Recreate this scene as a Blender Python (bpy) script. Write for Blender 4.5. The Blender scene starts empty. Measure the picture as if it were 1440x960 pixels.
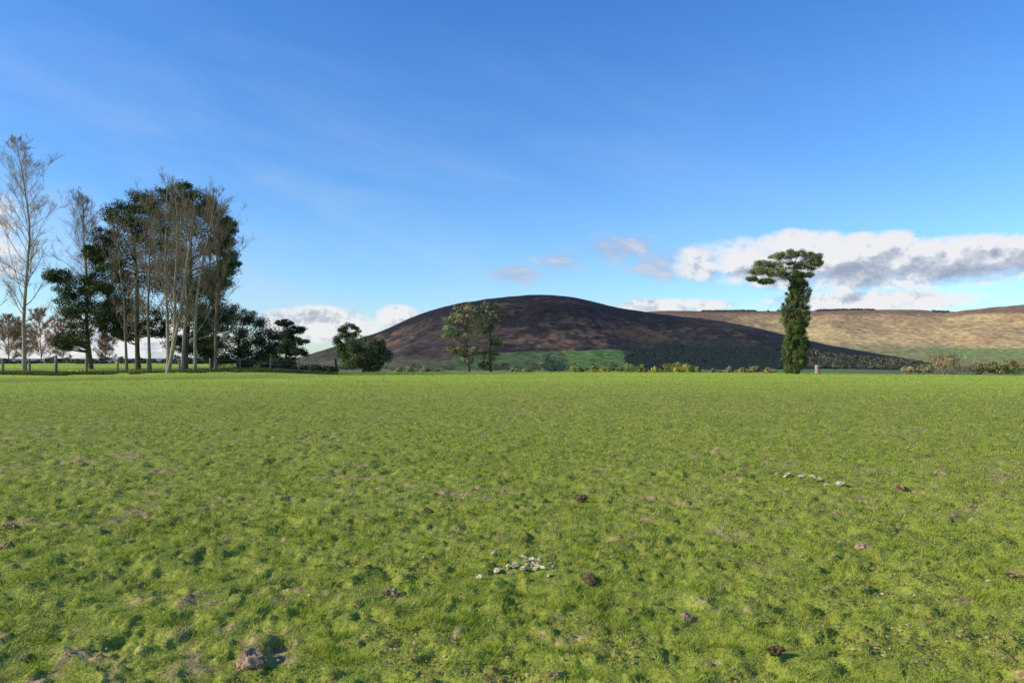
import bpy, math, random, bmesh
import numpy as np
from mathutils import Vector
PI = math.pi
C = bpy.context.scene.collection
R = np.random.RandomState(7)
F0 = 1040.0; EYE = 1.6; HY = 500.0

# ---------------------------------------------------------------- noise
def _h(ix, iy, s):
    n = (ix.astype(np.int64) * 374761393 + iy.astype(np.int64) * 668265263 + s * 974634777) & 0x7fffffff
    n = ((n ^ (n >> 13)) * 1274126177) & 0x7fffffff
    n = n ^ (n >> 16)
    return (n & 0xffff) / 65535.0
def vn(x, y, s=0):
    x = np.asarray(x, float); y = np.asarray(y, float)
    ix = np.floor(x); iy = np.floor(y); fx = x - ix; fy = y - iy
    fx = fx * fx * (3 - 2 * fx); fy = fy * fy * (3 - 2 * fy)
    a = _h(ix, iy, s); b = _h(ix + 1, iy, s); c = _h(ix, iy + 1, s); d = _h(ix + 1, iy + 1, s)
    return (a * (1 - fx) + b * fx) * (1 - fy) + (c * (1 - fx) + d * fx) * fy
def fbm(x, y, s=0, o=4):
    t = 0; a = .5; k = 1.0
    for i in range(o):
        ca, sa = math.cos(.6 * i), math.sin(.6 * i)
        t = t + a * vn((x * ca - y * sa) * k + 17.3 * i, (x * sa + y * ca) * k - 9.1 * i, s + i); a *= .5; k *= 2.03
    return t / (1 - .5 ** o)
def sstep(a, b, x):
    t = np.clip((x - a) / (b - a), 0, 1); return t * t * (3 - 2 * t)

# ---------------------------------------------------------------- object helpers
def tag(o, label=None, cat=None, group=None, kind=None):
    if label: o['label'] = label
    if cat: o['category'] = cat
    if group: o['group'] = group
    if kind: o['kind'] = kind
    return o
def empty(name, loc, label=None, cat=None, group=None):
    o = bpy.data.objects.new(name, None); C.objects.link(o); o.location = loc; o.empty_display_size = .3
    return tag(o, label, cat, group)
def mk(name, V, F, mat, parent=None, col=None, smooth=False, loc=None):
    V = np.asarray(V, np.float32); F = np.asarray(F, np.int32)
    k = F.shape[1]; m = bpy.data.meshes.new(name)
    m.vertices.add(len(V)); m.vertices.foreach_set('co', V.ravel())
    m.loops.add(F.size); m.loops.foreach_set('vertex_index', F.ravel())
    m.polygons.add(len(F)); m.polygons.foreach_set('loop_start', np.arange(len(F), dtype=np.int32) * k)
    try: m.polygons.foreach_set('loop_total', np.full(len(F), k, np.int32))
    except Exception: pass
    if smooth: m.polygons.foreach_set('use_smooth', np.ones(len(F), bool))
    if col is not None:
        a = m.color_attributes.new('Col', 'FLOAT_COLOR', 'POINT')
        c = np.ones((len(V), 4), np.float32); c[:, :3] = col; a.data.foreach_set('color', c.ravel())
    m.update(calc_edges=True); m.materials.append(mat)
    o = bpy.data.objects.new(name, m); C.objects.link(o)
    if parent: o.parent = parent
    if loc is not None: o.location = loc
    return o

# ---------------------------------------------------------------- materials
def newmat(name, rough=.9, spec=.2):
    m = bpy.data.materials.new(name); m.use_nodes = True; nt = m.node_tree
    b = nt.nodes['Principled BSDF']; b.inputs['Roughness'].default_value = rough
    b.inputs['Specular IOR Level'].default_value = spec
    return m, nt, b
def attr_mat(name, nscale=8, lo=.7, hi=1.25, rough=.9, spec=.15, bump=0, bscale=20):
    m, nt, b = newmat(name, rough, spec); N = nt.nodes; L = nt.links
    a = N.new('ShaderNodeAttribute'); a.attribute_name = 'Col'
    tc = N.new('ShaderNodeTexCoord'); no = N.new('ShaderNodeTexNoise'); no.inputs['Scale'].default_value = nscale; no.inputs['Detail'].default_value = 2
    L.new(tc.outputs['Object'], no.inputs['Vector'])
    mr = N.new('ShaderNodeMapRange'); mr.inputs['From Min'].default_value = .3; mr.inputs['From Max'].default_value = .7
    mr.inputs['To Min'].default_value = lo; mr.inputs['To Max'].default_value = hi
    L.new(no.outputs[0], mr.inputs['Value'])
    mx = N.new('ShaderNodeVectorMath'); mx.operation = 'SCALE'
    L.new(a.outputs['Color'], mx.inputs[0]); L.new(mr.outputs[0], mx.inputs['Scale']); L.new(mx.outputs[0], b.inputs['Base Color'])
    if bump:
        n2 = N.new('ShaderNodeTexNoise'); n2.inputs['Scale'].default_value = bscale; n2.inputs['Detail'].default_value = 4
        L.new(tc.outputs['Object'], n2.inputs['Vector'])
        bp = N.new('ShaderNodeBump'); bp.inputs['Strength'].default_value = 1; bp.inputs['Distance'].default_value = bump
        L.new(n2.outputs[0], bp.inputs['Height']); L.new(bp.outputs[0], b.inputs['Normal'])
    return m
def blade_mat(name):
    """diffuse leaf lit also through its back; no gloss"""
    m = bpy.data.materials.new(name); m.use_nodes = True; nt = m.node_tree; N = nt.nodes; L = nt.links
    for q in list(N): N.remove(q)
    o = N.new('ShaderNodeOutputMaterial'); a = N.new('ShaderNodeAttribute'); a.attribute_name = 'Col'
    d = N.new('ShaderNodeBsdfDiffuse'); t = N.new('ShaderNodeBsdfTranslucent'); ms = N.new('ShaderNodeMixShader'); ms.inputs[0].default_value = .25
    L.new(a.outputs['Color'], d.inputs['Color']); L.new(a.outputs['Color'], t.inputs['Color'])
    L.new(d.outputs[0], ms.inputs[1]); L.new(t.outputs[0], ms.inputs[2]); L.new(ms.outputs[0], o.inputs['Surface']); return m
def plain(name, c1, c2, scale=5, rough=.9, bump=.01):
    m, nt, b = newmat(name, rough, .15); N = nt.nodes; L = nt.links
    tc = N.new('ShaderNodeTexCoord'); no = N.new('ShaderNodeTexNoise'); no.inputs['Scale'].default_value = scale; no.inputs['Detail'].default_value = 4
    L.new(tc.outputs['Object'], no.inputs['Vector'])
    r = N.new('ShaderNodeValToRGB'); r.color_ramp.elements[0].position = .35; r.color_ramp.elements[1].position = .65
    r.color_ramp.elements[0].color = (*c1, 1); r.color_ramp.elements[1].color = (*c2, 1)
    L.new(no.outputs[0], r.inputs[0]); L.new(r.outputs[0], b.inputs['Base Color'])
    if bump:
        bp = N.new('ShaderNodeBump'); bp.inputs['Distance'].default_value = bump; L.new(no.outputs[0], bp.inputs['Height']); L.new(bp.outputs[0], b.inputs['Normal'])
    return m
M_ground = attr_mat('field_soil', 45, .65, 1.3, bump=.012, bscale=55)
M_grass = blade_mat('grass_blade')
M_hill = attr_mat('moor', .035, .6, 1.4, bump=6, bscale=.03)
M_leaf = attr_mat('foliage', 1.5, .8, 1.2, rough=.7, spec=.2)
M_bark_pale = plain('pale_bark', (.22, .17, .11), (.40, .32, .22), 6)
M_bark_brown = plain('brown_bark', (.14, .10, .063), (.26, .195, .125), 6)
M_bark_dark = plain('dark_bark', (.07, .05, .033), (.16, .115, .075), 6)
M_bark_purple = plain('birch_twigs', (.15, .11, .09), (.26, .20, .165), 6)
M_bark_red = plain('reddish_twigs', (.24, .13, .085), (.36, .22, .155), 6)
M_stone = plain('pale_stone', (.36, .29, .15), (.66, .58, .38), 30)
M_clod = plain('earth_clod', (.15, .10, .05), (.36, .26, .14), 25, bump=.01)
M_clodp = plain('pink_rock', (.22, .14, .075), (.44, .30, .17), 22, bump=.01)
M_darkclod = plain('dark_earth', (.06, .04, .02), (.16, .11, .055), 25, bump=.01)
M_wood = plain('weathered_wood', (.12, .10, .07), (.28, .23, .17), 12)
M_wire = plain('wire', (.12, .12, .12), (.2, .2, .2), 3, bump=0)
M_stump = plain('pale_wood', (.28, .20, .13), (.42, .33, .23), 12)

# ---------------------------------------------------------------- terrain
def drop(r, right):
    a = np.interp(r, [0, 56, 75, 110, 132, 170, 400, 1500, 20000], [0, 0, -.12, -.8, -1.35, -3.5, -16, -42, -42])
    b = np.interp(r, [0, 54, 58, 62, 68, 110, 150, 200, 500, 1600, 20000], [0, 0, -.1, .05, .22, .45, .55, -.8, -14, -42, -42])
    return a * right + b * (1 - right)
def leftness(x, y): return 1 - sstep(-.36, -.22, np.where(y > 0, x / np.maximum(y, 1e-3), x / (np.hypot(x, y) + 1)))
def H(x, y, fine=True):
    x = np.asarray(x, float); y = np.asarray(y, float)
    r = np.hypot(x, y); right = 1 - leftness(x, y)
    z = drop(r, right)
    f1 = np.exp(-(r / 90) ** 2)
    z = z + (fbm(x * .09, y * .09, 3, 2) - .5) * .16 * f1 * sstep(2, 12, r)
    if fine:
        f2 = np.exp(-(r / 50) ** 2)
        z = z + (fbm(x * 1.5, y * 1.5, 11, 3) - .5) * .07 * (0.3 + .7 * f2) * f1 + (fbm(x * 6.5, y * 6.5, 21, 3) - .5) * .045 * f2
        z = z + .022 * sstep(.52, .68, fbm(x * 10, y * 10, 27, 2)) * f2
        z = z - .03 * sstep(.60, .70, fbm(x * 4.6, y * 4.6, 29, 3)) * f2
    z = z + (fbm(x * .004, y * .004, 31, 3) - .5) * 8 * sstep(600, 1500, r)
    return z
def bn(x, y): return fbm(x * 3.1, y * 3.1, 41, 4) * .38 + fbm(x * 9.5, y * 9.5, 47, 3) * .40 + fbm(x * .5, y * .5, 49, 2) * .22
def bare(x, y): return sstep(.61, .68, bn(x, y))
ang = np.concatenate([np.linspace(-180, -46, 34), np.linspace(-45, 45, 720), np.linspace(46, 180, 34)])
ang = np.radians(ang)
rad = np.concatenate([np.geomspace(.4, 2.2, 12, endpoint=False), np.geomspace(2.2, 135, 620, endpoint=False), np.geomspace(135, 14000, 150)])
A, Rr = np.meshgrid(ang, rad)
X = Rr * np.sin(A); Y = Rr * np.cos(A); Z = H(X, Y)
na, nr = len(ang), len(rad)
V = np.stack([X.ravel(), Y.ravel(), Z.ravel()], 1)
i = (np.arange(nr - 1)[:, None] * na + np.arange(na - 1)[None]).ravel()
F = np.stack([i, i + 1, i + 1 + na, i + na], 1)
x, y = V[:, 0], V[:, 1]; r = np.hypot(x, y)
g = np.array([.16, .19, .024]); g2 = np.array([.31, .33, .055]); mud = np.array([.38, .28, .12])
n = fbm(x * 2.5, y * 2.5, 5, 4)[:, None]
col = g * (1 - n) + g2 * n
far = sstep(22, 58, r)[:, None]
col = col * (1 - far) + far * (np.array([.36, .45, .05]) * (.75 + .5 * fbm(x * .12, y * .5, 8, 4)[:, None]))
b = (bare(x, y) * (1 - .8 * sstep(15, 50, r)))[:, None]
col = col * (1 - b) + mud * (.4 + 1.1 * fbm(x * 12, y * 12, 15, 3)[:, None]) * b
lf = (leftness(x, y) * sstep(55, 57, r) * (1 - sstep(59, 66, r)))[:, None] * .6  # strip by the left trees: shade and leaf litter painted into the ground
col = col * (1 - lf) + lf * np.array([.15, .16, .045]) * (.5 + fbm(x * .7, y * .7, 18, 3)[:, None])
val = sstep(160, 400, r)[:, None]
cell = vn(np.floor(x / 260 + .3 * np.sin(y / 500)), np.floor(y / 330), 77)[:, None]
vc = np.where(cell > .45, np.array([.12, .18, .05]), np.array([.14, .13, .07])) * (.8 + .4 * fbm(x * .01, y * .01, 9)[:, None])
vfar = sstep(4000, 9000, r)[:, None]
vc = vc * (1 - vfar) + np.array([.18, .22, .25]) * vfar  # bluish distance haze painted into the far valley colour
col = col * (1 - val) + vc * val
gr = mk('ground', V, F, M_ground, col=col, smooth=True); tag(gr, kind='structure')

# ---------------------------------------------------------------- grass blades
NB = 1100000
k = np.exp(R.uniform(math.log(2.7), math.log(100), NB)); th = R.uniform(-.76, .76, NB)
bx = k * np.sin(th); by = k * np.cos(th)
tus = fbm(bx * 9.5, by * 9.5, 61, 3); big = fbm(bx * 1.1, by * 1.1, 66, 3)
tf = sstep(.56, .65, tus * .75 + big * .25)
keep = (bare(bx, by) < R.uniform(.15, 1.2, NB)) & (R.uniform(0, 1, NB) < .4 + .5 * tus + .2 * tf)
bx, by, tf, k, big, tus = bx[keep], by[keep], tf[keep], k[keep], big[keep], tus[keep]; n = len(bx)
bz = H(bx, by)
hgt = (.008 + .010 * tus + .030 * tf) * R.uniform(.5, 1.5, n)
wid = np.maximum(.004, k / 740 * .64) * R.uniform(.6, 1.4, n)
a = R.uniform(0, 2 * PI, n); la = R.uniform(0, 2 * PI, n); lean = R.uniform(.3, 2.0, n) * hgt
dx, dy = np.cos(a) * wid / 2, np.sin(a) * wid / 2
V = np.zeros((n, 3, 3), np.float32)
V[:, 0] = np.stack([bx - dx, by - dy, bz - .004], 1); V[:, 1] = np.stack([bx + dx, by + dy, bz - .004], 1)
V[:, 2] = np.stack([bx + np.cos(la) * lean, by + np.sin(la) * lean, bz + hgt], 1)
c1 = np.array([.46, .57, .05]); c2 = np.array([.74, .72, .14]); c3 = np.array([.18, .295, .028]); c4 = np.array([.82, .66, .34])
q = fbm(bx * 3.1, by * 3.1, 71, 4) * .4 + fbm(bx * .6, by * .6, 75, 3) * .25 + R.uniform(0, 1, n) * .45 - .12 * tf
q = np.clip(q, 0, 1)[:, None]; cc = np.where(q < .5, c3 + (c1 - c3) * (q / .5), c1 + (c2 - c1) * ((q - .5) / .5))
dry = R.uniform(0, 1, n) < (.06 + .5 * sstep(.51, .66, bn(bx, by)))
cc[dry] = c4 * R.uniform(.35, 1.05, (dry.sum(), 1))
cols = np.repeat(cc[:, None], 3, 1); cols[:, :2] *= .6
gb = mk('grass', V.reshape(-1, 3), np.arange(n * 3).reshape(-1, 3), M_grass, col=cols.reshape(-1, 3))
tag(gb, 'short grazed green pasture grass covering the field', 'grass', kind='stuff')
# crumbs of soil and dead leaves lying on the turf
n = 44000; k = np.exp(R.uniform(math.log(2.8), math.log(50), n)); th = R.uniform(-.74, .74, n); bx = k * np.sin(th); by = k * np.cos(th)
k_ = (fbm(bx * 1.7, by * 1.7, 95, 4) > R.uniform(.46, .74, n)); bx, by, k = bx[k_], by[k_], k[k_]; n = len(bx)
sz = R.uniform(.004, .011, n) * (1 + k / 14); bz = H(bx, by) + .012 + sz * .2; aa = R.uniform(0, 2 * PI, n)[:, None] + np.array([[0, 1.4, 2.9, 4.5]]) + R.normal(size=(n, 4)) * .25
rr = sz[:, None] * R.uniform(.6, 1.4, (n, 4)); V = np.zeros((n, 5, 3)); V[:, :4, 0] = bx[:, None] + np.cos(aa) * rr; V[:, :4, 1] = by[:, None] + np.sin(aa) * rr; V[:, :4, 2] = bz[:, None] + R.normal(size=(n, 4)) * .15 * sz[:, None] - sz[:, None] * .3
V[:, 4] = np.stack([bx, by, bz + sz * R.uniform(.1, .6, n)], 1)
F = np.array([[0, 1, 4], [1, 2, 4], [2, 3, 4], [3, 0, 4]])[None] + (np.arange(n) * 5)[:, None, None]
t = R.uniform(0, 1, (n, 1)); cc = np.where(t < .4, np.array([.20, .125, .055]), np.where(t < .85, np.array([.40, .28, .12]), np.array([.60, .48, .25]))) * R.uniform(.6, 1.3, (n, 1))
lt = mk('dead_leaves', V.reshape(-1, 3), F.reshape(-1, 3), M_grass, col=np.repeat(cc, 5, 0)); tag(lt, 'brown crumbs of soil and dead leaves strewn over the turf', 'litter', kind='stuff')
# rough uncut strip along the fence, tree shade painted into its dark colour
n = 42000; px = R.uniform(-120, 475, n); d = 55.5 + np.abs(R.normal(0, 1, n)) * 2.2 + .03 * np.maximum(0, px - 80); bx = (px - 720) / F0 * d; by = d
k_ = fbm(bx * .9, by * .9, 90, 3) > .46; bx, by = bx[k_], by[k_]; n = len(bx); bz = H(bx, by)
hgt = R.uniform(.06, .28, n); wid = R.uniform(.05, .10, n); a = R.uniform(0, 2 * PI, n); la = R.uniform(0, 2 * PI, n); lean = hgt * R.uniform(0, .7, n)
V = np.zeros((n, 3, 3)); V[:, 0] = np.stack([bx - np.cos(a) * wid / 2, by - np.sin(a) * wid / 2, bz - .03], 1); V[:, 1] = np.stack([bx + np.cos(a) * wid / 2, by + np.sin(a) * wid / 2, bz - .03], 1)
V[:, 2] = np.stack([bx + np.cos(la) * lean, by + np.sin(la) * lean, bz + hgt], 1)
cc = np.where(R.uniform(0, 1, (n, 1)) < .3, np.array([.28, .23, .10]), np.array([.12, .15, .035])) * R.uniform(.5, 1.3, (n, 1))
gb = mk('rough_grass_shade', V.reshape(-1, 3), np.arange(n * 3).reshape(-1, 3), M_grass, col=np.repeat(cc, 3, 0))
tag(gb, 'rough uncut grass strip painted dark with shade under the fence and trees at the left', 'grass', kind='stuff')

# ---------------------------------------------------------------- hills
def hillgrid(R0, Rp, rid_px, rid_py, basez, seed, namp):
    def zf(px, r):
        dirx = (px - 720) / F0
        py = np.interp(px, rid_px, rid_py)
        py = (py + np.interp(px - 14, rid_px, rid_py) + np.interp(px + 14, rid_px, rid_py)) / 3
        Yd = r; zr = EYE + (HY - py) / F0 * Rp
        t = (Yd - R0) / (Rp - R0)
        s = np.where(t <= 1, sstep(0, 1, np.clip(t, 0, 1)) * .55 + .45 * np.clip(t, 0, 1) ** 1.1, 1 - .35 * (np.clip(t, 1, 3) - 1) ** 1.5)
        xx = dirx * Yd
        nz = (fbm(xx / 420, Yd / 420, seed, 5) - .5) * namp * np.clip(t * 2.2, 0, 1) * (1 - .75 * sstep(.7, 1, t))
        nz = nz - namp * .3 * np.abs(np.sin(xx / 190 + 3 * fbm(xx / 500, Yd / 500, seed + 9, 3))) * np.clip(t * 2, 0, 1) * (1 - sstep(.6, 1, t))
        nz = nz + (fbm(xx / 60, Yd / 60, seed + 3, 3) - .5) * 5 * np.clip(t * 3, 0, 1)
        return basez + (zr - basez) * s + nz
    return zf
p1x = [330, 400, 440, 470, 530, 590, 640, 700, 760, 810, 870, 930, 1000, 1060, 1110, 1180, 1260, 1350, 1500]
p1y = [525, 509, 497, 487, 468, 441, 427, 418, 414, 418, 433, 442, 449, 460, 472, 488, 501, 514, 530]
p2x = [500, 700, 800, 860, 930, 1000, 1100, 1200, 1300, 1330, 1380, 1440, 1600, 1900, 2100]
p2y = [520, 485, 455, 442, 437, 438, 437, 435, 436, 440, 434, 428, 420, 432, 470]
z1 = hillgrid(2250, 3600, p1x, p1y, -48, 101, 34)
z2 = hillgrid(3100, 5400, p2x, p2y, -50, 151, 50)
def build_hill(name, zf, R0, Rp, pa, pb, colf):
    px = np.arange(pa, pb, 2.0); rr = np.concatenate([np.linspace(R0 - 30, Rp, 200), np.linspace(Rp + 20, Rp * 1.35, 25)])
    P, Q = np.meshgrid(px, rr); Zh = zf(P, Q)
    X = (P - 720) / F0 * Q; V = np.stack([X.ravel(), Q.ravel(), Zh.ravel()], 1)
    n0, n1 = len(px), len(rr); i = (np.arange(n1 - 1)[:, None] * n0 + np.arange(n0 - 1)[None]).ravel()
    F = np.stack([i, i + 1, i + 1 + n0, i + n0], 1)
    PY = HY - F0 * (V[:, 2] - EYE) / V[:, 1]
    o = mk(name, V, F, M_hill, col=colf(P.ravel(), PY, V), smooth=True); tag(o, kind='structure'); return o
def inpoly(px, py, poly):
    c = np.zeros(px.shape, bool); n = len(poly)
    for i in range(n):
        x1, y1 = poly[i]; x2, y2 = poly[(i + 1) % n]
        if y1 == y2: continue
        c ^= ((y1 > py) != (y2 > py)) & (px < (x2 - x1) * (py - y1) / (y2 - y1) + x1)
    return c
PLANT = [(880, 500), (905, 490), (960, 486), (1030, 490), (1110, 492), (1180, 495), (1300, 503), (1300, 520), (910, 522), (892, 510)]
GREEN1 = [(612, 530), (640, 501), (700, 496), (872, 491), (893, 514), (880, 530)]
def col1(px, py, V):
    x, y = V[:, 0], V[:, 1]
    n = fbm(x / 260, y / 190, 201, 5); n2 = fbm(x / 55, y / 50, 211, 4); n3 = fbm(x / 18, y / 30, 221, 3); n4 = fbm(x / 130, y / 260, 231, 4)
    heather_cloud_shade = np.array([.017, .0145, .0155]); brown = np.array([.062, .043, .033]); rust = np.array([.14, .088, .052])  # heather and brown darkened further to paint in the cloud shadow
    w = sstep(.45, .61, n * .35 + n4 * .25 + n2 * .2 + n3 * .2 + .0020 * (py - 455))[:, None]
    c = heather_cloud_shade * (1 - w) + brown * w
    w2 = (sstep(.50, .59, n2 * .3 + n * .3 + n4 * .2 + n3 * .2) * sstep(450, 478, py) * np.maximum(sstep(740, 900, px + 3 * (py - 440)), sstep(640, 540, px)))[:, None]
    c = c * (1 - w2) + rust * w2
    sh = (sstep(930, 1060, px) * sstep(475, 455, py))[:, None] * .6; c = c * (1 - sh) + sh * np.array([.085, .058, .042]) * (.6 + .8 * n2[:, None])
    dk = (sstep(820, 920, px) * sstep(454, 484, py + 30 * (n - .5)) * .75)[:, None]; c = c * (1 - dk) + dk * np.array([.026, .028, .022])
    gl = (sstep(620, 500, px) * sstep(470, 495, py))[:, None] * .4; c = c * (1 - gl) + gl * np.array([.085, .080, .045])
    g = inpoly(px + 3 * (n3 - .5), py + 3 * (n3 - .5), GREEN1)
    g2_ = np.where(px[:, None] > 795 + (py[:, None] - 500) * .6, np.array([.09, .155, .04]), np.array([.065, .10, .035]))
    c = np.where(g[:, None], g2_ * (.8 + .4 * n2[:, None]), c)
    p = inpoly(px + 10 * (n2 - .5), py + 8 * (n2 - .5), PLANT); c = np.where(p[:, None], np.array([.020, .028, .022]), c)
    lw = sstep(500, 510, py)[:, None] * (~g)[:, None] * (~p)[:, None]
    c = c * (1 - lw) + lw * np.array([.10, .10, .05]) * (.6 + .8 * n[:, None])
    return c
def col2(px, py, V):
    x, y = V[:, 0], V[:, 1]
    n = fbm(x / 420, y / 300, 301, 5); n2 = fbm(x / 90, y / 90, 311, 4); n3 = fbm(x / 30, y / 60, 321, 3)
    tan = np.array([.54, .375, .165]); red = np.array([.39, .25, .12]); grn = np.array([.26, .23, .095]); hea = np.array([.19, .12, .075])
    w = sstep(.36, .58, n * .4 + n2 * .35 + n3 * .25 + .002 * (py - 455))[:, None]
    c = red * (1 - w) + tan * w
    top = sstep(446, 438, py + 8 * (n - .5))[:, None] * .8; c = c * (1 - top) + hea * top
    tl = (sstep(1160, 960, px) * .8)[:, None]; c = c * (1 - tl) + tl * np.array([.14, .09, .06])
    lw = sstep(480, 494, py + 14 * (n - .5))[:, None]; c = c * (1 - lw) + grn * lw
    st = ((px > 1300) & (py > 490) & (py < 507) & (n2 > .42))[:, None]
    c = np.where(st, np.array([.20, .26, .08]), c)
    return c
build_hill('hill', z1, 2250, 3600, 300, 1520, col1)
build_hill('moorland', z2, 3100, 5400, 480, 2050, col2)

def cones(P, h, w, c, seed=1):
    n = len(P); k = 6; rs = np.random.RandomState(seed)
    a = rs.uniform(0, 6, n)[:, None] + np.linspace(0, 2 * PI, k, endpoint=False)[None]
    V = np.zeros((n, k + 1, 3)); V[:, :k, 0] = P[:, None, 0] + np.cos(a) * w[:, None]; V[:, :k, 1] = P[:, None, 1] + np.sin(a) * w[:, None]
    V[:, :k, 2] = P[:, None, 2] + h[:, None] * .05; V[:, k] = P; V[:, k, 2] += h
    F = np.array([[i, (i + 1) % k, k] for i in range(k)])[None] + (np.arange(n) * (k + 1))[:, None, None]
    return V.reshape(-1, 3), F.reshape(-1, 3), np.repeat(c, k + 1, 0)
def diamonds(P, N, L, W, rs):
    r = rs.normal(size=(len(P), 3)); t1 = np.cross(N, r); t1 /= np.linalg.norm(t1, axis=1)[:, None] + 1e-9
    t2 = np.cross(N, t1); t2 /= np.linalg.norm(t2, axis=1)[:, None] + 1e-9
    V = np.stack([P - t1 * L[:, None], P - t2 * W[:, None], P + t1 * L[:, None], P + t2 * W[:, None]], 1)
    return V.reshape(-1, 3), np.arange(4 * len(P)).reshape(-1, 4)
def blobs(cent, rad, per, size, cl, rs, jit=.3):
    n = len(cent); v = rs.normal(size=(n * per, 3)); v /= np.linalg.norm(v, axis=1)[:, None]
    rr = rs.uniform(.2, 1.2, n * per) ** .7
    P = np.repeat(cent, per, 0) + v * rr[:, None] * np.repeat(rad, per, 0)
    N = v + rs.normal(size=v.shape) * .5; N[:, 2] += .25; N /= np.linalg.norm(N, axis=1)[:, None]
    L = size * rs.uniform(.6, 1.4, n * per); W = L * rs.uniform(.3, .6, n * per)
    V, F = diamonds(P, N, L, W, rs)
    c = np.repeat(cl, per, 0) * rs.uniform(1 - jit, 1 + jit, (n * per, 1))
    return V, F, np.repeat(c, 4, 0)
rs = np.random.RandomState(5)
px = rs.uniform(850, 1320, 36000); rr = rs.uniform(2260, 3300, 36000); z = z1(px, rr)
py = HY - F0 * (z - EYE) / rr; nn = fbm(px / 14, rr / 60, 5, 3); n5 = fbm(px / 40, rr / 200, 8, 3)
k_ = inpoly(px + 30 * (nn - .5) + 60 * (n5 - .5), py + 14 * (nn - .5) + 10 * (n5 - .5), PLANT) & (nn > .24) & (rs.uniform(0, 1, len(px)) < np.interp(px, [1080, 1300], [1, .6]))
P = np.stack([(px - 720) / F0 * rr, rr, z], 1)[k_]; n = len(P)
V, F, c = cones(P, rs.uniform(6, 11, n), rs.uniform(5, 8, n), np.array([.021, .031, .024]) * rs.uniform(.7, 1.35, (n, 1)))
o = mk('conifer_plantation', V, F, M_leaf, col=c); tag(o, 'dark green conifer plantation on the lower right slope of the dark hill', 'woodland', kind='stuff')
n = 5600
px = rs.uniform(1100, 1500, n); rr = rs.uniform(2400, 3050, n); dens = fbm(px / 25, rr / 120, 15, 3)
lim = np.interp(px, [1100, 1150, 1300, 1310, 1500], [.8, 1, .9, .35, .4]); k_ = dens < lim * .62
px, rr = px[k_], rr[k_]; n = len(px); X = (px - 720) / F0 * rr; z = np.maximum(H(X, rr), z1(px, rr))
gy = rs.uniform(0, 1, n)[:, None]; cc = np.where(gy > .4, np.array([.15, .13, .08]), np.array([.05, .065, .035])) * rs.uniform(.6, 1.4, (n, 1))
hh = rs.uniform(9, 18, n); cen = np.stack([X, rr, z + hh * .55], 1); rd = np.stack([hh * .45, hh * .45, hh * .5], 1)
V, F, c = blobs(cen, rd, 14, 2.6, cc, rs)
o = mk('valley_woodland', V, F, M_leaf, col=c); tag(o, 'mixed bare and evergreen woodland across the valley below the tan moor', 'woodland', kind='stuff')
n = 2600
px = rs.uniform(440, 900, n); rr = rs.uniform(2180, 2420, n); k_ = fbm(px / 18, rr / 60, 25, 3) < .47
px, rr = px[k_], rr[k_]; n = len(px); X = (px - 720) / F0 * rr; z = np.maximum(H(X, rr), z1(px, rr))
cc = np.array([.10, .09, .05]) * rs.uniform(.6, 1.5, (n, 1)); hh = rs.uniform(5, 11, n)
V, F, c = blobs(np.stack([X, rr, z + hh * .5], 1), np.stack([hh * .5, hh * .5, hh * .5], 1), 12, 2.0, cc, rs)
o = mk('valley_hedgerows', V, F, M_leaf, col=c); tag(o, 'brownish hedgerow trees along the foot of the dark hill', 'hedgerow', kind='stuff')
n = 1400
px = rs.uniform(985, 1335, n); rr = rs.uniform(5250, 5420, n); k_ = fbm(px / 30, px * 0, 35, 3) > .42; px, rr = px[k_], rr[k_]; n = len(px)
P = np.stack([(px - 720) / F0 * rr, rr, z2(px, rr)], 1)
V, F, c = cones(P, rs.uniform(8, 13, n), rs.uniform(5, 9, n), np.array([.05, .045, .045]) * rs.uniform(.6, 1.6, (n, 1)))
o = mk('ridge_plantation', V, F, M_leaf, col=c); tag(o, 'thin dark line of conifers along the skyline of the tan moor', 'woodland', kind='stuff')

# ---------------------------------------------------------------- trees
def unit(v): return v / (np.linalg.norm(v) + 1e-9)
def nrm(v): return v / (np.linalg.norm(v, axis=-1, keepdims=True) + 1e-9)
class Tubes:
    def __init__(s): s.V = []; s.F = []; s.n = 0
    def add(s, pts, rad, k=4): s.batch(np.asarray(pts, float)[None], np.asarray(rad, float)[None], k)
    def batch(s, P, Rd, k=3):
        n, m = P.shape[:2]; t = nrm(np.gradient(P, axis=1)); ref = np.where(np.abs(t[:, :1, 2:3]) < .8, np.array([0, 0, 1.0]), np.array([1.0, 0, 0]))
        u = nrm(np.cross(t, np.broadcast_to(ref, t.shape))); w = np.cross(t, u); a = np.arange(k) * 2 * PI / k
        V = P[:, :, None] + Rd[:, :, None, None] * (np.cos(a)[None, None, :, None] * u[:, :, None] + np.sin(a)[None, None, :, None] * w[:, :, None])
        i = np.arange(m - 1)[:, None] * k; j = np.arange(k)[None]; j2 = (j + 1) % k
        f = np.stack([i + j, i + j2, i + k + j2, i + k + j], -1).reshape(1, -1, 4) + (np.arange(n) * m * k)[:, None, None]
        s.V.append(V.reshape(-1, 3)); s.F.append(f.reshape(-1, 4) + s.n); s.n += n * m * k
    def arr(s): return np.concatenate(s.V), np.concatenate(s.F)
    def build(s, name, mat, parent): V, F = s.arr(); return mk(name, V, F, mat, parent, smooth=True)
def gpos(px, d):
    x = (px - 720) / F0 * d; return np.array([x, d, float(H(x, d, False)) - .05])
def branch(rs, p, d, L, r, n, up=.12, wob=.12, r_end=.35):
    pts = [p]; d = unit(np.array(d, float)); st = L / n
    for i in range(n):
        d = unit(d + rs.normal(size=3) * wob + np.array([0, 0, up])); pts.append(pts[-1] + d * st)
    return np.array(pts), np.linspace(r, r * r_end, n + 1)
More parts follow.
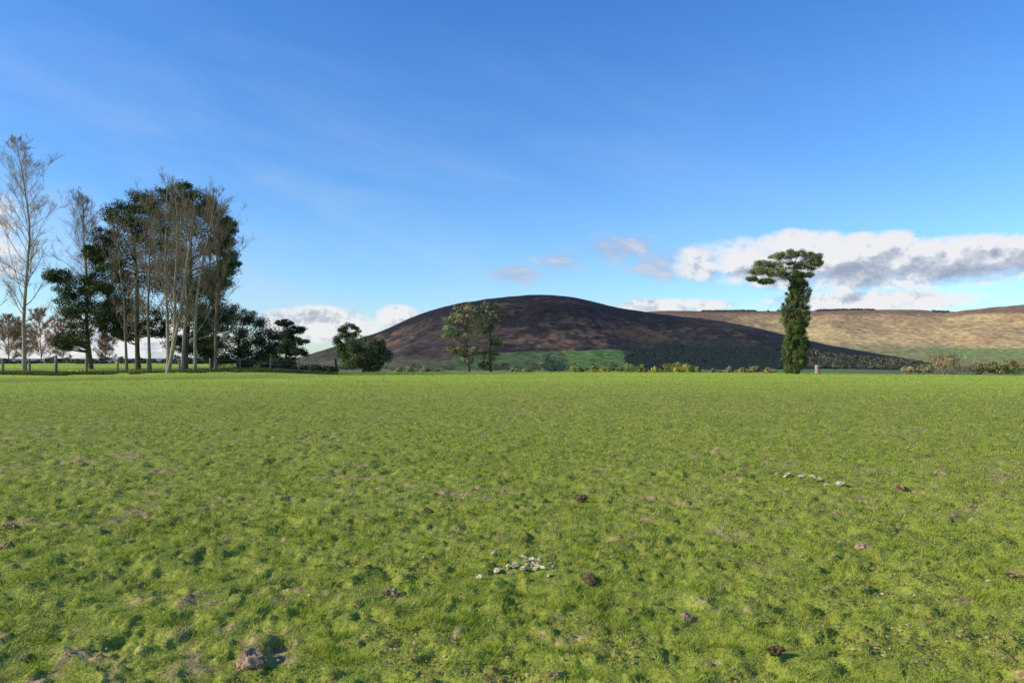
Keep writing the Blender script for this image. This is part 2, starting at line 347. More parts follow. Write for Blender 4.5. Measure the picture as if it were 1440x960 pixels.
def kids(rs, P, Rd, Ls, cnt, frac, twig, spread=.5, up=.22, m=4, lo=.15):
    n, m0 = P.shape[:2]; idx = np.repeat(np.arange(n), cnt); N = len(idx); t = rs.uniform(lo, 1, N); q = t * (m0 - 1); i0 = np.minimum(q.astype(int), m0 - 2); f = (q - i0)[:, None]
    a = P[idx, i0]; b_ = P[idx, i0 + 1]; p = a + (b_ - a) * f; d = nrm(nrm(b_ - a) + rs.normal(size=(N, 3)) * spread + np.array([0, 0, up]))
    L = Ls[idx] * rs.uniform(*frac, N) * (1.2 - .5 * t); r0 = np.maximum(Rd[idx, i0] * .5, twig); out = [p]
    for j in range(m - 1):
        d = nrm(d + rs.normal(size=(N, 3)) * .11 + np.array([0, 0, .10])); out.append(out[-1] + d * (L / (m - 1))[:, None])
    return np.stack(out, 1), r0[:, None] * np.linspace(1, .4, m)[None], L
def bare_tree(px, d, top, half, label, cat='tree', group=None, mat=M_bark_pale, tmat=None, seed=1, clear=.18, limbs=20, up0=55, rt=None, lean=0, name='bare_tree', dens=1, stems=1, twig=.0072):
    rs = np.random.RandomState(seed); b = gpos(px, d); s = d / F0
    Ht = (HY - top) * s + EYE - b[2]; W = half * s
    e = empty(name, b, label, cat, group); T = Tubes(); B = Tubes(); rt = rt or Ht * .0092
    LP, LR, LL = [], [], []
    for sidx in range(stems):
        sd = np.array([lean, 0, 1.0]) if stems == 1 else np.array([rs.uniform(-.16, .16), rs.uniform(-.1, .1), 1.0])
        hs = Ht * (.95 if sidx == 0 else rs.uniform(.75, .92))
        tp, tr = branch(rs, np.array([0, 0, -.1]), sd, hs / unit(sd)[2], rt, 14, .05, .04, .1)
        tp[:, 2] *= hs / tp[-1, 2]; tr[0] *= 1.35; T.add(tp, tr, 8)
        for j in range(limbs // stems):
            t = clear + (1 - clear) * ((j + rs.uniform(0, 1)) / (limbs / stems)) ** .9; t = min(t, .97)
            q = t * 14; i0 = min(int(q), 13); p = tp[i0] + (tp[i0 + 1] - tp[i0]) * (q - i0); r0 = tr[i0]
            az = j * 2.4 + rs.uniform(-.5, .5); el = math.radians(rs.uniform(up0 - 15, up0 + 12))
            tn = (t - clear) / (1 - clear); prof = (.75 + .5 * tn) * (1 - tn ** 2.2) + .12
            L = W * .72 / math.cos(el) * prof * rs.uniform(.55, 1.15); L = min(L, (Ht - p[2]) * .75 + .4)
            pp, ra = branch(rs, p, (math.cos(az) * math.cos(el), math.sin(az) * math.cos(el), math.sin(el)), L, max(r0 * .32, .018), 6, .04, .09, .2)
            LP.append(pp); LR.append(ra); LL.append(L)
    LP, LR, LL = np.array(LP), np.array(LR), np.array(LL); T.batch(LP, LR, 5)
    P3, R3, L3 = kids(rs, LP, LR, LL, max(3, int(7 * dens)), (.18, .42), twig * 1.5, .5); B.batch(P3, R3, 3)
    P4, R4, L4 = kids(rs, P3, R3, L3 + .3, max(3, int(5 * dens)), (.35, .65), twig); B.batch(P4, R4, 3)
    P5, R5, L5 = kids(rs, P4, R4, L4 + .1, 3, (.35, .7), twig * .75, m=3); B.batch(P5, R5, 3)
    (Va, Fa), (Vb, Fb) = T.arr(), B.arr(); mz = np.percentile(Vb[:, 2], 99.8); kz = Ht / mz; mxx = np.percentile(np.abs(Vb[:, 0]), 98.5); kx = min(1, W / mxx)
    for Q in (Va, Vb):
        Q[:, 2] *= kz; f = 1 - (1 - kx) * sstep(.2, 1.2, np.abs(Q[:, 0])); Q[:, 0] *= f
    mk('trunk', Va, Fa, mat, e, smooth=True); mk('twigs', Vb, Fb, tmat or mat, e); return e
def leafy(px, d, ells, label, cat='tree', group=None, name='pine_tree', trunk=True, tmat=M_bark_dark, colr=(.07, .092, .03), seed=1, sub=16, per=150, size=.11, subr=.42, top=None, rt=.22, crown='crown', flat=.8, lean=None, cvar=.45, depth=1.0, nl=60, la=.35):
    rs = np.random.RandomState(seed); b = gpos(px, d); s = d / F0
    e = empty(name, b, label, cat, group); cs = []; rd = []
    for (ex, ey, ew, eh) in ells:
        c = np.array([(ex - px) * s, rs.uniform(-.5, .5) * ew * s * .6 * depth, (HY - ey) * s + EYE - b[2]])
        v = rs.normal(size=(sub, 3)); v /= np.linalg.norm(v, axis=1)[:, None]; v *= rs.uniform(.35, 1, (sub, 1)) ** .5
        cs.append(c + v * np.array([ew, ew * depth, eh]) * s * .82)
        q = min(ew, eh * 1.3) * s * subr * rs.uniform(.5, 1.3, (sub, 1)); rd.append(q * np.array([1.15, 1.15, flat]))
    cs = np.concatenate(cs); rd = np.concatenate(rd); cs[:, 2] = np.maximum(cs[:, 2], rd[:, 2] * .6)
    cl = np.array(colr) * rs.uniform(1 - cvar, 1 + cvar, (len(cs), 1)) * (1 + .12 * rs.normal(size=(len(cs), 3)))
    V, F, c = blobs(cs, rd, per, size, np.clip(cl, .004, 1), rs)
    V[:, 2] = np.maximum(V[:, 2], -.05)
    if trunk:
        T = Tubes(); tz = (HY - (top or min(q[1] for q in ells))) * s + EYE - b[2]; tx = (np.mean([q[0] for q in ells]) - px) * s if lean is None else lean
        m = 10; tt = np.linspace(0, 1, m); pts = np.stack([tx * tt ** 1.6 + .12 * np.sin(tt * 7 + seed), .1 * np.sin(tt * 5 + seed), tz * tt - .1], 1)
        ra = rt * (1 - .75 * tt); ra[0] *= 1.3; T.add(pts, ra, 9)
        for ci in rs.permutation(len(cs))[:min(len(cs), nl)]:
            c0 = cs[ci]; h = max(min(c0[2] - abs(c0[0]) * la - .2, tz * .97), tz * .15); a = np.clip(h / tz, 0, 1); q = a * (m - 1); i0 = min(int(q), m - 2)
            p = pts[i0] + (pts[i0 + 1] - pts[i0]) * (q - i0); mid = (p + c0) / 2 + np.array([0, 0, -.1]) + rs.normal(size=3) * .12
            T.add(np.array([p, mid, c0]), [ra[i0] * .35, ra[i0] * .22, .02], 4)
        T.build('trunk', tmat, e)
    mk(crown, V, F, M_leaf, e, col=c); return e

bare_tree(-20, 63, 262, 46, 'slim bare tree cut by the left edge, left of the tall pale bare tree', seed=3, limbs=22, mat=M_bark_brown, dens=1.15)
bare_tree(34, 66, 194, 66, 'tallest slender bare tree with pale trunk standing apart at the far left', seed=12, limbs=44, up0=50, clear=.2, rt=.18, lean=.02, dens=1.3)
bare_tree(122, 78, 266, 52, 'bare birch with purplish twigs behind the low dark pine at the left', seed=8, limbs=38, mat=M_bark_purple, clear=.2, dens=1.45, name='birch_tree')
leafy(126, 71, [(84, 388, 20, 14), (106, 404, 32, 18), (135, 420, 28, 26), (96, 430, 26, 20), (124, 446, 34, 22), (110, 470, 34, 18), (95, 482, 18, 12), (145, 390, 24, 24), (152, 450, 18, 34), (134, 352, 18, 14)],
      'low dark pine with ragged crown at the left end of the pine clump', seed=2, per=260, rt=.2, sub=20, size=.08)
leafy(196, 74, [(192, 284, 26, 16), (168, 302, 26, 20), (200, 312, 36, 25), (150, 334, 20, 20), (185, 345, 42, 30), (160, 378, 30, 26), (205, 385, 36, 30), (175, 412, 32, 24), (215, 330, 26, 44), (160, 440, 26, 26), (200, 440, 34, 26), (138, 358, 18, 14), (180, 466, 26, 16), (220, 462, 22, 18)],
      'tall dark pine in the left half of the clump behind the bare trees', seed=4, per=270, rt=.24, sub=22, size=.08)
leafy(262, 72, [(252, 272, 32, 15), (225, 292, 30, 24), (278, 288, 30, 18), (303, 302, 20, 20), (255, 318, 44, 32), (302, 338, 32, 26), (235, 356, 36, 34), (275, 372, 40, 34), (316, 350, 20, 22), (306, 388, 26, 20), (245, 402, 34, 28), (280, 420, 32, 24), (262, 450, 30, 20), (290, 474, 22, 16)],
      'tallest dark pine with broad dense crown at the top of the clump', seed=5, per=270, rt=.27, sub=22, size=.08)
leafy(300, 76, [(296, 402, 28, 24), (320, 372, 18, 14), (290, 435, 30, 26), (322, 320, 14, 12), (305, 455, 28, 18), (286, 488, 26, 18), (250, 486, 20, 16)],
      'dark pine on the right side of the clump with twigs in front', seed=6, rt=.2, top=330, size=.085, per=220, sub=20)
bare_tree(178, 64, 298, 42, 'slim bare tree with brown twigs at the left front of the pine clump', seed=21, limbs=24, mat=M_bark_brown, up0=58)
bare_tree(211, 63, 262, 46, 'bare tree with straight brown trunk, second from left in front of the pines', seed=22, limbs=26, mat=M_bark_brown, up0=58)
bare_tree(236, 61.5, 234, 76, 'widest bare tree with fanned pale brown branches in front of the pine clump', seed=23, limbs=45, mat=M_bark_pale, tmat=M_bark_brown, up0=56, clear=.14, stems=3, rt=.17)
bare_tree(274, 64, 250, 54, 'bare tree with pale trunk right of the widest bare tree', seed=24, limbs=28, mat=M_bark_pale, tmat=M_bark_brown, up0=58)
bare_tree(303, 66, 264, 56, 'rightmost bare tree of the clump with twigs against the open sky', seed=25, limbs=36, mat=M_bark_brown, up0=52, clear=.15, dens=1.2)
bare_tree(192, 68, 330, 28, 'thin dark bare trunk half hidden deep inside the clump', seed=26, limbs=12, mat=M_bark_brown, up0=60)
bare_tree(256, 67, 280, 40, 'slim bare tree squeezed between the two pale trunks of the clump', seed=27, limbs=20, mat=M_bark_pale, tmat=M_bark_brown, up0=58)
leafy(335, 80, [(312, 448, 26, 20), (335, 444, 24, 16), (358, 462, 28, 22), (330, 480, 32, 26), (360, 495, 28, 24), (306, 496, 26, 26), (378, 480, 20, 24), (345, 505, 40, 18)],
      'rounded dark evergreen tree at the right foot of the clump', seed=7, name='evergreen_tree', per=260, colr=(.05, .066, .026), top=455, size=.08)
leafy(404, 92, [(402, 454, 16, 5), (414, 464, 18, 6), (394, 472, 22, 7), (415, 481, 22, 7), (396, 490, 24, 8), (420, 496, 18, 7), (402, 508, 24, 9), (378, 500, 16, 9), (404, 480, 14, 26)],
      'small dark cedar-like tree with layered branches right of the clump', seed=9, name='evergreen_tree', per=190, sub=20, size=.085, subr=.65, flat=.65, top=452, rt=.16, colr=(.05, .064, .03))
for k_, (px, d, hw, tp) in enumerate([(386, 84, 24, 507), (412, 86, 24, 511), (440, 88, 22, 509), (462, 90, 16, 513)]):
    lab = ['dark bramble bush under the rounded evergreen tree', 'low dark bramble bush below the cedar-like tree', 'dark bramble bush right of the cedar-like tree', 'smallest dark bramble bush beside the leaning post'][k_]
    leafy(px, d, [(px, (tp + 525) / 2 + 2, hw, (525 - tp) / 2 + 1)], lab, 'bush', 'bramble bushes right of the clump', name='bramble_bush', trunk=False, seed=30 + k_, sub=40, per=80, colr=(.07, .06, .032), size=.1, crown='foliage')
for k_, (px, d, tp, hw, sd) in enumerate([(58, 128, 432, 36, 41), (88, 135, 446, 30, 42), (12, 122, 440, 38, 43), (148, 140, 470, 22, 44), (34, 138, 452, 30, 45)]):
    bare_tree(px, d, tp, hw, ['reddish bare tree in the distance just right of the tall pale tree', 'smaller reddish bare tree behind the low dark pine', 'distant reddish bare tree at the left edge behind the tall pale tree', 'faint small bare tree seen under the pines', 'low reddish bare tree directly behind the tall pale trunk'][k_], 'tree', 'distant reddish bare trees', mat=M_bark_red, seed=sd, limbs=36, clear=.03, up0=38, twig=.016, rt=.10, dens=1.6)
for k_, (px, hw, hh) in enumerate([(10, 34, 5), (54, 30, 4), (92, 30, 7), (128, 26, 5), (172, 34, 7), (216, 32, 5), (262, 32, 8), (302, 30, 10)]):
    leafy(px, 104 + 3 * (k_ % 3), [(px - hw * .4, 511 - hh * .5, hw * .7, hh), (px + hw * .5, 511 - hh * .3, hw * .6, hh * .7)], ['leftmost low hedge bush beyond the wire fence', 'low hedge bush beyond the tall pale tree', 'hedge bush beyond the fence under the reddish trees', 'low hedge bush behind the trunk of the low pine', 'hedge bush seen between the left trunks of the clump', 'hedge bush seen behind the middle trunks of the clump', 'hedge bush seen between the pale trunks of the clump', 'hedge bush behind the rightmost trunk of the clump'][k_], 'bush', 'hedge bushes beyond the clump', name='hedge_bush', trunk=False, seed=300 + k_, sub=26, per=60, colr=(.08, .085, .045) if k_ % 2 else (.10, .085, .05), size=.12, crown='foliage')

leafy(510, 112, [(492, 464, 19, 11), (482, 480, 15, 13), (505, 482, 26, 17), (528, 486, 15, 14), (512, 503, 28, 17), (538, 500, 14, 13), (494, 504, 18, 14), (520, 515, 24, 11), (484, 496, 14, 14)],
      'round dark green evergreen standing alone left of the hill', seed=51, name='evergreen_tree', per=220, size=.1, sub=22, subr=.36, colr=(.085, .11, .04), top=470, rt=.18)
leafy(658, 112, [(656, 434, 20, 8), (638, 448, 17, 11), (664, 450, 20, 13), (632, 467, 15, 10), (654, 472, 22, 13), (643, 492, 17, 9), (668, 494, 15, 9), (656, 507, 14, 6), (676, 442, 11, 9)],
      'greyish green pine with feathery crown standing before the dark hill', seed=52, per=120, sub=20, size=.095, colr=(.23, .225, .10), top=436, rt=.22, subr=.34)
leafy(690, 115, [(688, 430, 17, 7), (697, 444, 13, 9), (684, 460, 13, 11), (695, 480, 12, 11), (687, 499, 15, 11), (682, 513, 13, 7)],
      'darker narrow pine close behind the greyish green pine', seed=53, per=120, size=.095, sub=20, colr=(.16, .16, .075), top=432, rt=.18, subr=.34)
leafy(777, 118, [(776, 511, 18, 12), (770, 504, 11, 8), (786, 515, 12, 8)], 'pale twiggy round bush alone in the hedge below the summit', 'bush', name='bush', seed=54, per=120, sub=30, size=.1, colr=(.50, .44, .26), top=502, rt=.08, crown='foliage', subr=.36, cvar=.25)
b = leafy(1119, 75, [(1122, 356, 28, 5), (1142, 362, 17, 7), (1102, 360, 26, 6), (1078, 371, 22, 6), (1106, 372, 34, 7), (1066, 381, 18, 6), (1088, 384, 26, 6), (1134, 374, 22, 7), (1058, 392, 9, 4), (1148, 369, 11, 5), (1078, 395, 14, 4), (1112, 386, 18, 7), (1136, 386, 12, 4)],
      'tall ivy-clad pine with flat lopsided crown alone on the right', seed=61, per=180, sub=22, size=.055, colr=(.16, .18, .07), top=366, rt=.34, subr=.62, flat=.75, nl=26, lean=0, la=.12)
rs = np.random.RandomState(62); s = 75 / F0; iv = []; rd = []
for py in np.arange(388, 524, 2.2):
    w = np.interp(py, [386, 400, 415, 435, 455, 470, 485, 505, 523], [7, 16, 19, 22, 18, 20, 22, 20, 16]) * rs.uniform(.78, 1.1); cx = np.interp(py, [385, 410, 440, 480, 523], [1120, 1125, 1118, 1120, 1117])
    for j in range(8):
        a = rs.uniform(0, 2 * PI); q = rs.uniform(.3, .9); iv.append(((cx - 1119) * s + math.cos(a) * w * s * q, math.sin(a) * w * s * q, (HY - py) * s + EYE - b.location.z)); rd.append(rs.uniform(.16, .38))
iv = np.array(iv); rd = np.array(rd)[:, None] * np.ones((1, 3))
V, F, c = blobs(iv, rd, 150, .06, np.array([.09, .12, .032]) * rs.uniform(.5, 1.5, (len(iv), 1)), rs)
V[:, 2] = np.maximum(V[:, 2], -.05); mk('ivy', V, F, M_leaf, b, col=c)
rs = np.random.RandomState(70)
gl = [(562, 6, 6), (580, 8, 7), (600, 9, 8), (618, 8, 6), (722, 8, 6), (742, 8, 6), (806, 8, 7), (820, 7, 8), (838, 9, 7), (855, 7, 6), (872, 8, 7), (890, 11, 9), (905, 8, 9), (921, 9, 7), (938, 10, 10), (955, 11, 11), (972, 9, 9), (986, 7, 6), (1010, 9, 5), (1028, 10, 6), (1046, 9, 7), (1064, 9, 6), (1084, 8, 6)]
side = {0: 'leftmost gorse bush in the hedge right of the round evergreen', 2: 'brownish gorse bush midway between the evergreen and the grey pine', 11: 'broad gorse bush in the hedge right of the green hill field', 15: 'largest yellow-green gorse bush, below the right slope of the dark hill', 22: 'gorse bush next to the foot of the ivy-clad pine'}
for k_, (px, hw, hh) in enumerate(gl):
    d = 128 + rs.uniform(-5, 5); yl = rs.uniform(0, 1); px = px + rs.uniform(-4, 4); hw *= rs.uniform(.9, 1.4); hh *= rs.uniform(.75, 1.2) if k_ not in (11, 15) else 1.2
    lab = side.get(k_) or ('small gorse bush in the low hedge left of the pale twiggy bush' if px < 760 else 'small yellow-green gorse bush in the hedge below the dark hill' if px < 1000 else 'small dull gorse bush in the hedge left of the ivy-clad pine')
    cg = np.array([.46, .40, .07]) * yl + np.array([.22, .24, .07]) * (1 - yl) if 800 < px < 1000 else np.array([.26, .235, .10]) * (.8 + .4 * yl)
    leafy(px, d, [(px - hw * .3, 523 - hh * .5, hw * .6, hh * .7), (px + hw * .4, 524 - hh * .35, hw * .6, hh * .5)], lab, 'bush', 'gorse bushes along the far hedge', name='gorse_bush', trunk=False, seed=80 + k_, sub=16, per=80, size=.09, colr=tuple(cg), crown='foliage', subr=.46)
rb = [(1338, 34, 18, 'large rounded brown bare bush in the hedge at the right'), (1278, 12, 5, 'low brown scrub bush at the left end of the right hedge'), (1300, 12, 6, 'low scrub bush just left of the large brown bush'), (1376, 14, 8, 'scrub bush touching the right side of the large brown bush'), (1398, 14, 9, 'olive scrub bush second from the right edge'), (1424, 16, 11, 'olive scrub bush at the right edge of the picture')]
for k_, (px, hw, hh, lab) in enumerate(rb):
    leafy(px, 120, [(px, 523 - hh * .6, hw, hh), (px - hw * .3, 523 - hh * .9, hw * .6, hh * .8)], lab, 'bush', 'scrub bushes in the right hedge', name='scrub_bush', trunk=False, seed=120 + k_, sub=34, per=90, size=.1, colr=(.30, .25, .13) if k_ < 4 else (.24, .22, .08), crown='foliage', subr=.34)

# ---------------------------------------------------------------- fence, post, stump
def box_v(cx, cy, z0, z1, w, dd, lean=0):
    v = []
    for z, k in ((z0, 1), (z0 + (z1 - z0) * .5, .97), (z1 - .03, .93), (z1, .7)):
        for sx, sy in ((-1, -1), (1, -1), (1, 1), (-1, 1)): v.append((cx + sx * w * k + lean * (z - z0), cy + sy * dd * k, z))
    f = [(4 * l + i, 4 * l + (i + 1) % 4, 4 * l + 4 + (i + 1) % 4, 4 * l + 4 + i) for l in range(3) for i in range(4)] + [(12, 13, 14, 15), (3, 2, 1, 0)]
    return np.array(v), np.array(f)
fb = gpos(80, 57); fe = empty('wire_fence', fb, 'post and wire fence along the field edge at the left below the bare trees', 'fence')
pp = []
for k_, px in enumerate([-80, -38, 4, 42, 79, 122, 165, 208, 252, 296, 338, 380, 420]):
    d = 57 + .03 * max(0, px - 80); q = gpos(px, d) - fb; h = 1.55 if px == 79 else 1.25
    V, F = box_v(0, 0, 0, h, .1 if px == 79 else .06, .06, R.uniform(-.05, .05)); mk('post', V + q, F, M_wood, fe); pp.append(q)
for hgt in (.45, .75, 1.05):
    T = Tubes(); T.add(np.array([p + np.array([0, -.07, hgt]) for p in pp]), [.01] * len(pp), 4); T.build('wire', M_wire, fe)
q = gpos(474, 92); V, F = box_v(0, 0, 0, 1.75, .12, .12, -.12)
tag(mk('wooden_post', V, F, M_bark_dark, loc=q), 'dark leaning wooden post at the right end of the bramble bushes', 'post')
q = gpos(1149, 84); T = Tubes()
T.add([(0, 0, -.05), (.02, 0, .3), (-.02, 0, .7), (0, 0, 1.0), (.02, 0, 1.04)], [.3, .25, .23, .2, .02], 9)
o = T.build('tree_stump', M_stump, None); o.location = q; tag(o, 'short pale stump standing right of the ivy-clad pine', 'stump')

# ---------------------------------------------------------------- stones and clods
def lump(name, x, y, sx, sy, sz, mat, seed, label, cat, group=None, sub=3, rough=.35, sink=.3):
    bm = bmesh.new(); bmesh.ops.create_icosphere(bm, subdivisions=sub, radius=1)
    V = np.array([v.co[:] for v in bm.verts]); s1 = seed * 7.7
    nn = fbm(V[:, 0] * 1.4 + s1, V[:, 1] * 1.4 + V[:, 2] * 1.7 + s1, seed, 3) - .5 + .5 * (fbm(V[:, 0] * 4 + s1, V[:, 1] * 4 + V[:, 2] * 4.3, seed + 3, 2) - .5)
    V = V * (1 + nn * rough * 2)[:, None] * np.array([sx, sy, sz])
    for v, c in zip(bm.verts, V): v.co = c
    m = bpy.data.meshes.new(name); bm.to_mesh(m); bm.free(); m.materials.append(mat)
    o = bpy.data.objects.new(name, m); C.objects.link(o); o.location = (x, y, float(H(x, y)) + sz * (1 - sink)); o.rotation_euler = (.3 * math.sin(seed), .3 * math.cos(seed * 2.2), seed * 1.3)
    return tag(o, label, cat, group)
def onground(px, py):
    d = EYE * F0 / (py - HY)
    for _ in range(4):
        x = (px - 720) / F0 * d; d = (EYE - float(H(x, d))) * F0 / (py - HY)
    return (px - 720) / F0 * d, d
rs = np.random.RandomState(33)
A1 = [(677, 815), (690, 800), (698, 806), (705, 795), (712, 802), (722, 794), (729, 805), (736, 798), (742, 792), (748, 801), (755, 797), (760, 788), (764, 803), (771, 795), (777, 801), (716, 809), (700, 787), (734, 788), (768, 808), (691, 790), (752, 806), (741, 797), (745, 790), (725, 799)]
for k_, (px, py) in enumerate(A1):
    x, y = onground(px + rs.uniform(-4, 4), py + rs.uniform(-4, 4)); s0 = rs.uniform(.011, .029) * (1.4 if k_ == 0 else 1)
    lump('stone', x, y, s0 * 1.3, s0 * rs.uniform(.6, 1), s0 * .5, M_stone, 200 + k_, 'cream stone at the lower left end of the near pale scatter' if k_ == 0 else 'small cream stone in the near scatter at the lower middle of the field', 'stone', 'near scatter of pale stones', sub=3, sink=-.6, rough=.9)
for k_, (px, py) in enumerate([(1088, 668), (1102, 672), (1108, 667), (1122, 672), (1128, 669), (1134, 672), (1140, 669), (1150, 675), (1163, 674), (1182, 680)]):
    x, y = onground(px + rs.uniform(-4, 4), py + rs.uniform(-3, 3)); s0 = rs.uniform(.014, .034)
    lump('stone', x, y, s0 * 1.3, s0, s0 * .5, M_stone, 240 + k_, 'small pale stone in the farther scatter on the right half of the field', 'stone', 'farther scatter of pale stones', sub=3, sink=-.3, rough=.9)
cl = [(352, 936, 19, 9, M_clodp, 'pinkish brown rough lump at the bottom left of the field'), (1090, 920, 9, 6, M_darkclod, 'dark brown earth clod near the bottom edge right of centre'), (196, 830, 6, 4, M_clodp, 'small greyish pink stone in the left foreground'),
      (10, 772, 9, 5, M_clod, 'brown earth clod at the left edge of the field'), (16, 745, 7, 3.5, M_clod, 'smaller brown clod just beyond the clod at the left edge'), (815, 703, 10, 3, M_darkclod, 'dark molehill in the middle of the field'), (550, 838, 10, 4.5, M_clod, 'brown clod in the foreground left of the pale stones'),
      (830, 820, 10, 3, M_darkclod, 'flat dark clod just right of the near pale stones'), (1215, 772, 10, 3, M_clod, 'low brown clod on the right side of the foreground'), (967, 872, 10, 3.5, M_clodp, 'flat pinkish clod in the lower middle right'), (36, 928, 10, 4, M_clod, 'flat brown clod in the bottom left corner'),
      (780, 952, 10, 4, M_clod, 'brown clod cut near the bottom edge at the centre'), (520, 800, 6, 3, M_darkclod, 'small dark clod above the brown foreground clod'), (1268, 686, 8, 3, M_clod, 'brown clod in the right middle of the field'), (600, 724, 8, 2.5, M_darkclod, 'flat dark clod left of the molehill'), (1425, 812, 10, 4, M_clod, 'brown clod near the right edge of the field')]
for k_, (px, py, hw, hh, m, lab) in enumerate(cl):
    x, y = onground(px, py); s0 = y / F0
    lump('earth_clod' if m is not M_clodp else 'stone', x, y, hw * s0, hw * s0 * .8, hh * s0 * 1.1, m, 260 + k_, lab, 'clod' if m is not M_clodp else 'stone', sub=4, sink=.05, rough=.75)

# ---------------------------------------------------------------- light
AZ = math.radians(-104); EL = math.radians(28)
sd = Vector((math.sin(AZ) * math.cos(EL), math.cos(AZ) * math.cos(EL), math.sin(EL)))
L = bpy.data.lights.new('sun', 'SUN'); L.energy = 5.0; L.angle = math.radians(.5); L.color = (1, .90, .72)
lo = bpy.data.objects.new('sun', L); C.objects.link(lo); lo.rotation_euler = sd.to_track_quat('Z', 'Y').to_euler(); lo.location = (-50, 0, 60)
w = bpy.data.worlds.new('World'); bpy.context.scene.world = w; w.use_nodes = True; nt = w.node_tree; N = nt.nodes; LK = nt.links
for n_ in list(N): N.remove(n_)
out = N.new('ShaderNodeOutputWorld'); bg = N.new('ShaderNodeBackground'); bg.inputs['Strength'].default_value = .15
sky = N.new('ShaderNodeTexSky'); sky.sky_type = 'NISHITA'; sky.sun_disc = False; sky.sun_elevation = EL; sky.sun_rotation = AZ
sky.air_density = 1.0; sky.dust_density = .3; sky.ozone_density = 2.0; sky.altitude = 100
def mth(op, a, b=None, clamp=False, c=None):
    n_ = N.new('ShaderNodeMath'); n_.operation = op; n_.use_clamp = clamp
    for i_, v in enumerate((a, b, c)):
        if v is None: continue
        if isinstance(v, (int, float)): n_.inputs[i_].default_value = v
        else: LK.new(v, n_.inputs[i_])
    return n_.outputs[0]
def vmath(op, a, b=None, c=None):
    n_ = N.new('ShaderNodeVectorMath'); n_.operation = op
    for i_, v in enumerate((a, b, c)):
        if v is None: continue
        if isinstance(v, tuple): n_.inputs[i_].default_value = v
        else: LK.new(v, n_.inputs[i_])
    return n_
tc = N.new('ShaderNodeTexCoord'); sp = N.new('ShaderNodeSeparateXYZ'); LK.new(tc.outputs['Generated'], sp.inputs[0])
az = mth('ARCTAN2', sp.outputs[0], sp.outputs[1]); el = mth('ARCSINE', sp.outputs[2])
def ramp(v, stops):
    r_ = N.new('ShaderNodeValToRGB'); e = r_.color_ramp.elements
    while len(e) < len(stops): e.new(.5)
    for q, (p, c) in zip(e, stops): q.position = p; q.color = (*c, 1) if isinstance(c, tuple) else (c, c, c, 1)
    LK.new(v, r_.inputs[0]); return r_.outputs[0]
tint = ramp(el, [(0, (.78, 1.0, 1.22)), (.15, (.62, .96, 1.32)), (.45, (.40, .86, 1.42))])
tm = vmath('MULTIPLY', sky.outputs[0], tint); LK.new(tm.outputs[0], bg.inputs['Color'])
def noise(vec, scale, detail=5, rough=.6, dist=0):
    n_ = N.new('ShaderNodeTexNoise'); n_.inputs['Scale'].default_value = scale; n_.inputs['Detail'].default_value = detail; n_.inputs['Roughness'].default_value = rough; n_.inputs['Distortion'].default_value = dist
    LK.new(vec, n_.inputs['Vector']); return n_.outputs[0]
def comb(a, b, c=0.0):
    n_ = N.new('ShaderNodeCombineXYZ')
    for i_, v in enumerate((a, b, c)):
        if isinstance(v, (int, float)): n_.inputs[i_].default_value = v
        else: LK.new(v, n_.inputs[i_])
    return n_.outputs[0]
def maprange(v, a, b, c=0.0, d=1.0, smooth=True):
    m = N.new('ShaderNodeMapRange'); m.interpolation_type = 'SMOOTHSTEP' if smooth else 'LINEAR'
    for nm, q in (('From Min', a), ('From Max', b), ('To Min', c), ('To Max', d)): m.inputs[nm].default_value = q
    LK.new(v, m.inputs['Value']); return m.outputs[0]
def a_(px): return math.atan((px - 720) / F0)
def e_(px, py): return math.atan((HY - py) / F0 * math.cos(a_(px)))
CL = [(1280, 372, 340, 42, 1.0), (1060, 366, 145, 38, .85), (1120, 346, 90, 28, .9), (1230, 346, 90, 26, .75), (1340, 352, 70, 24, .7), (1210, 424, 190, 20, .75), (450, 456, 105, 30, .95), (556, 446, 40, 22, .8), (940, 430, 110, 13, .75), (-10, 345, 80, 85, .5), (150, 480, 260, 40, .75), (1600, 380, 160, 60, 1.0), (-420, 380, 260, 70, .8)]
WL = [(868, 349, 84, 28, 1.0), (724, 386, 52, 20, 1.0), (786, 370, 50, 28, .85), (945, 372, 85, 32, 1.0)]
ae = comb(az, el)
def envel(lst):
    env = None
    for (px, py, hw, hh, wt) in lst:
        ca = max(-1.4, min(1.4, a_(px))); k2 = math.cos(ca); sx = F0 / hw / k2 / k2; sy = F0 / hh / k2
        v = vmath('MULTIPLY_ADD', ae, (sx, sy, 0.0), (-ca * sx, -e_(px, py) * sy, 0.0)); dt = vmath('DOT_PRODUCT', v.outputs[0], v.outputs[0])
        q = mth('MULTIPLY_ADD', dt.outputs['Value'], -wt, False, wt); env = mth('MAXIMUM', q, 0.0 if env is None else env)
    return env
env = envel(CL); wenv = envel(WL)
v0 = comb(az, mth('MULTIPLY', el, 1.35)); d0 = noise(v0, 20, 8, .6)
v1 = comb(mth('ADD', az, -.007), mth('MULTIPLY', mth('ADD', el, .009), 1.35)); d1 = noise(v1, 20, 4, .6); d0b = noise(v0, 20, 4, .6)
den = mth('ADD', mth('MULTIPLY', mth('POWER', env, .75), 1.0), mth('MULTIPLY', mth('SUBTRACT', d0, .5), 2.1))
alpha = mth('MULTIPLY', maprange(den, .08, .74), mth('MULTIPLY', env, 3.0, True), True)
base = ramp(mth('MULTIPLY', el, 4.0), [(0, .66), (.20, .70), (.28, .62), (.34, .36), (.41, .46), (.48, .74), (.55, .98)])
lit = mth('ADD', base, mth('MULTIPLY', mth('SUBTRACT', d0b, d1), 2.8))
lit = mth('ADD', lit, mth('MULTIPLY', mth('SUBTRACT', .8, den), .2), True)
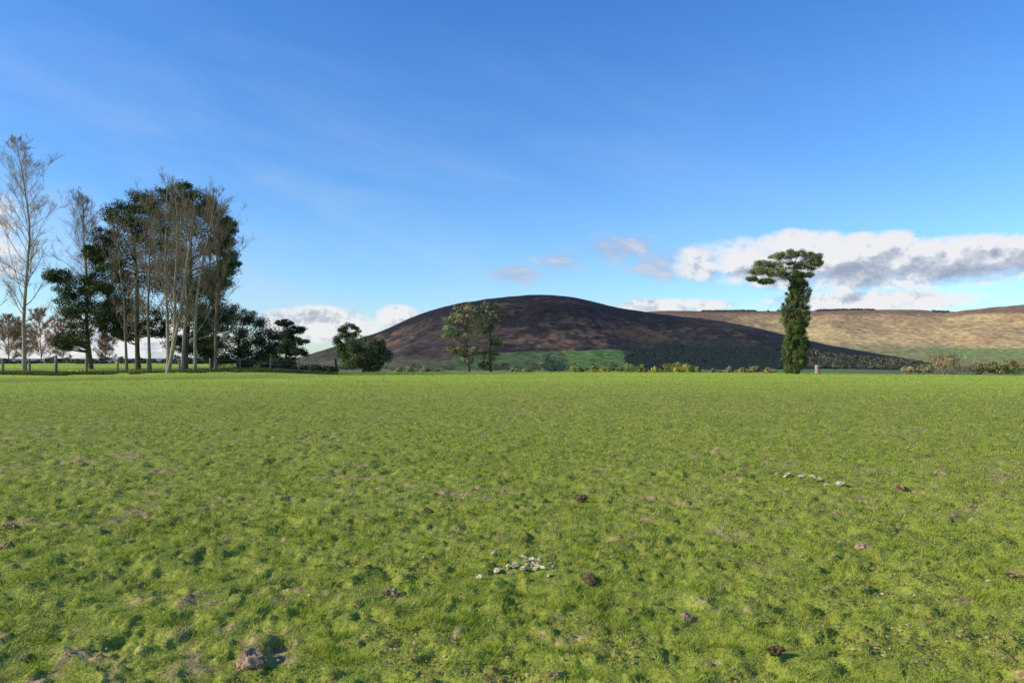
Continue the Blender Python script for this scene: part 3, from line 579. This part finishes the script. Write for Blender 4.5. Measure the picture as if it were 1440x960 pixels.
ccol = ramp(lit, [(.1, (.34, .39, .50)), (.42, (.51, .56, .66)), (.72, (.87, .87, .88))])
bg2 = N.new('ShaderNodeBackground'); LK.new(ccol, bg2.inputs['Color']); bg2.inputs['Strength'].default_value = 1.0
dw = noise(comb(mth('MULTIPLY_ADD', el, .8, False, az), mth('MULTIPLY', el, 2.4)), 20, 7, .66, .3)
walpha = mth('MULTIPLY', mth('MULTIPLY', maprange(mth('ADD', mth('MULTIPLY', wenv, .75), mth('MULTIPLY', mth('SUBTRACT', dw, .5), 2.8)), .12, .95), mth('MULTIPLY', wenv, 2.2, True)), .85, True)
bg4 = N.new('ShaderNodeBackground'); LK.new(ramp(dw, [(.4, (.36, .44, .60)), (.65, (.62, .66, .76))]), bg4.inputs['Color'])
cv = comb(mth('ADD', mth('MULTIPLY', az, 1.3), mth('MULTIPLY', el, 1.0)), mth('ADD', mth('MULTIPLY', el, 4.5), mth('MULTIPLY', az, .7)))
cir = maprange(noise(cv, 2.6, 5, .55, .4), .36, .8)
wisp = mth('MULTIPLY', mth('MULTIPLY', cir, maprange(az, .4, -.5, .08, .6, False)), maprange(el, .5, .05), True)
bg3 = N.new('ShaderNodeBackground'); bg3.inputs['Color'].default_value = (.56, .70, .90, 1)
def mix(f, a, b):
    m = N.new('ShaderNodeMixShader'); LK.new(f, m.inputs[0]); LK.new(a, m.inputs[1]); LK.new(b, m.inputs[2]); return m.outputs[0]
s1 = mix(wisp, bg.outputs[0], bg3.outputs[0]); s2 = mix(walpha, s1, bg4.outputs[0]); s3 = mix(mth('MULTIPLY', alpha, .97), s2, bg2.outputs[0])
LK.new(s3, out.inputs['Surface'])

# ---------------------------------------------------------------- camera
cam = bpy.data.cameras.new('camera'); co = bpy.data.objects.new('camera', cam); C.objects.link(co)
co.location = (0, 0, EYE); co.rotation_euler = (PI / 2, 0, 0); cam.lens = 26; cam.sensor_width = 36; cam.shift_y = 20 / 1440; cam.clip_end = 30000; cam.clip_start = .05
bpy.context.scene.camera = co
sc = bpy.context.scene; sc.view_settings.view_transform = 'Standard'; sc.view_settings.look = 'None'; sc.view_settings.exposure = 0
